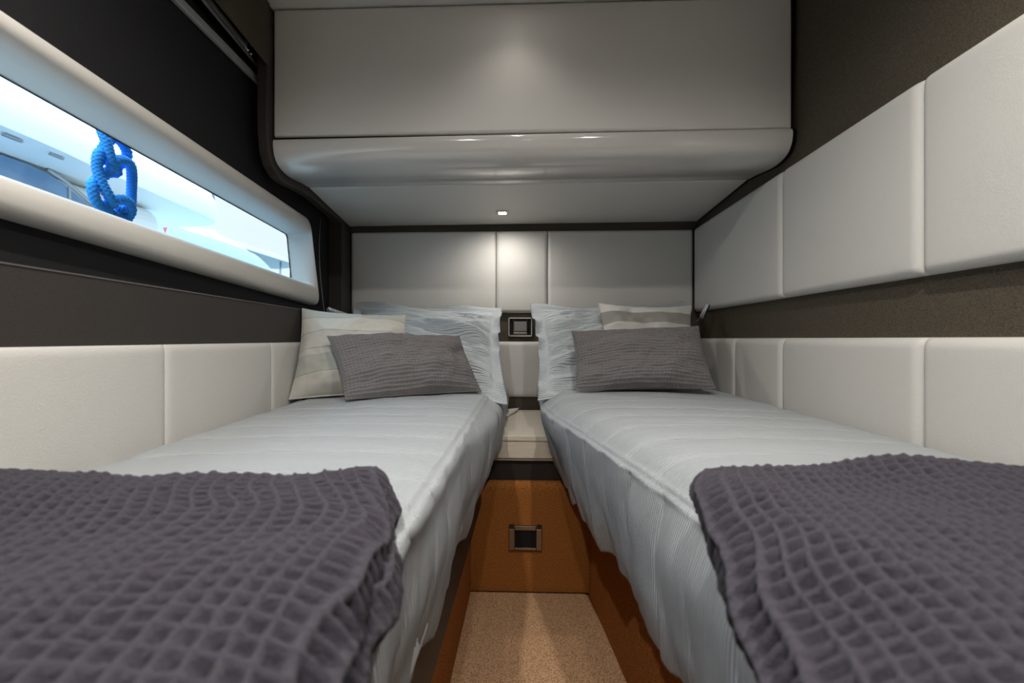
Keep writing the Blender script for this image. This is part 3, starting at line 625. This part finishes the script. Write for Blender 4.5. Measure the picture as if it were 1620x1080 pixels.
# second slender boat pieces seen above the first's tip: a boarding step hanging in the sky area belongs to the first yacht
def small_yacht(label, x, y, s, top=True):
    t = thing('moored_yacht', label, 'boat', (x, y, GZ), 'distant moored yachts')
    def hullprism(pts, z0, z1, name, m, bev): return bevel(MB().prism([(x+s*a, y+s*b_) for a, b_ in pts], lambda p: (x+(p[0]-x)*.92, y+(p[1]-y)*.96, z0), lambda p: (p[0], p[1], z1)).build(name, m, t), bev, 3)
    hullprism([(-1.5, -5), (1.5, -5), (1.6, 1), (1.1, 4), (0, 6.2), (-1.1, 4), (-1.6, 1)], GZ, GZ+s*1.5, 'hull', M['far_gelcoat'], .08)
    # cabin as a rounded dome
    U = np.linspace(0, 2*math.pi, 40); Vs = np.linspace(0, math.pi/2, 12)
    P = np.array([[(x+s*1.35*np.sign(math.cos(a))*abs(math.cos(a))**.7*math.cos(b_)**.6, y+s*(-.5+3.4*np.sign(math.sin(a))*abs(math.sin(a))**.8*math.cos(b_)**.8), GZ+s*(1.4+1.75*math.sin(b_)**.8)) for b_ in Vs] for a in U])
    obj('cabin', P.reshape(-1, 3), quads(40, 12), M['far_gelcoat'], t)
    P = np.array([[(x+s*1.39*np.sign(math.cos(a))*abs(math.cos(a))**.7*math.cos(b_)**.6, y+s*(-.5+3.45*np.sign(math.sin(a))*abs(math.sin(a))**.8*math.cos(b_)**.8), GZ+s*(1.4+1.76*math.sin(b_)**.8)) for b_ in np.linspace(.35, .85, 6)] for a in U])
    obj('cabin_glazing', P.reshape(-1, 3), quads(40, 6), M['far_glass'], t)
    if top:
        # hardtop on posts
        pts = [(x+s*a, y+s*b_) for a, b_ in [(-1.3, -3.6), (1.3, -3.6), (1.35, 1.0), (.9, 2.2), (0, 2.6), (-.9, 2.2), (-1.35, 1.0)]]
        bevel(MB().prism(pts, lambda p: (p[0], p[1], GZ+s*4.05), lambda p: (x+(p[0]-x)*.9, y+(p[1]-y)*.92, GZ+s*4.25)).build('hardtop', M['far_gelcoat'], t), .05, 3)
        for a, b_ in [(-1.1, -3.2), (1.1, -3.2), (1.1, .8), (-1.1, .8), (1.1, -1.2)]:
            MB().tube([(x+s*a, y+s*b_, GZ+s*2.6), (x+s*a, y+s*b_, GZ+s*4.08)], .035*s, 8).build('hardtop_post', M['railmetal'], t, True)
        P = np.array([[(x+s*.32*math.cos(a)*math.cos(b_), y+s*(-1.6+.32*math.sin(a)*math.cos(b_)), GZ+s*(4.45+.30*math.sin(b_))) for b_ in np.linspace(-1.5, 1.55, 12)] for a in U]); obj('radar_dome', P.reshape(-1, 3), quads(40, 12), M['far_gelcoat'], t)
        MB().tube([(x, y-s*2.6, GZ+s*4.2), (x, y-s*2.7, GZ+s*7.5)], .012*s, 8).build('mast', M['railmetal'], t, True)
    for sg in (-1, 1):
        rl = MB(); rl.tube([(x+sg*s*1.45, y-s*4.5, GZ+s*2.2), (x+sg*s*1.5, y+s*1.0, GZ+s*2.2), (x+sg*s*1.0, y+s*3.9, GZ+s*2.2), (x, y+s*5.9, GZ+s*2.25)], .02*s, 6)
        for q in range(8):
            yy_ = -4.3+q*.75; rl.tube([(x+sg*s*1.45, y+s*yy_, GZ+s*1.5), (x+sg*s*1.46, y+s*yy_, GZ+s*2.2)], .014*s, 6)
        rl.build('deck_rail', M['railmetal'], t)
    return t
small_yacht('distant white yacht with glazed dome cabin, left of the pair in the window', -12.5, 15.5, 1.87, False)
small_yacht('distant white yacht with long hardtop, rightmost in the window', -19.0, 29.4, 1.78)
# small signal pennants
fg = thing('pennant_line', 'tiny pink-red pennants on a line just right of blue rope outside', 'pennants', (-8.95, 10.45, 2.6))
MB().tube([(-8.95, 9.9, 2.86), (-8.95, 11.6, 2.84)], .008, 6).build('line', M['cable'], fg)
for k in range(3):
    y_ = 10.15+k*.33; MB().prism([(y_, 2.86), (y_+.22, 2.86), (y_+.12, 2.60)], lambda p: (-8.95, p[0], p[1]), lambda p: (-8.94, p[0], p[1])).build('pennant', M['red'], fg)
# folded boarding arm high outside
sa = tag(MB().tube([(-7.0, 9.2, 4.3), (-7.0, 9.2, 2.95), (-7.15, 9.55, 2.93), (-7.0, 9.95, 3.0), (-6.8, 9.6, 3.15)], .025, 8).build('bent_pole', M['railmetal'], None), 'thin bent grey pole with a hooked end against the sky outside', 'pole')
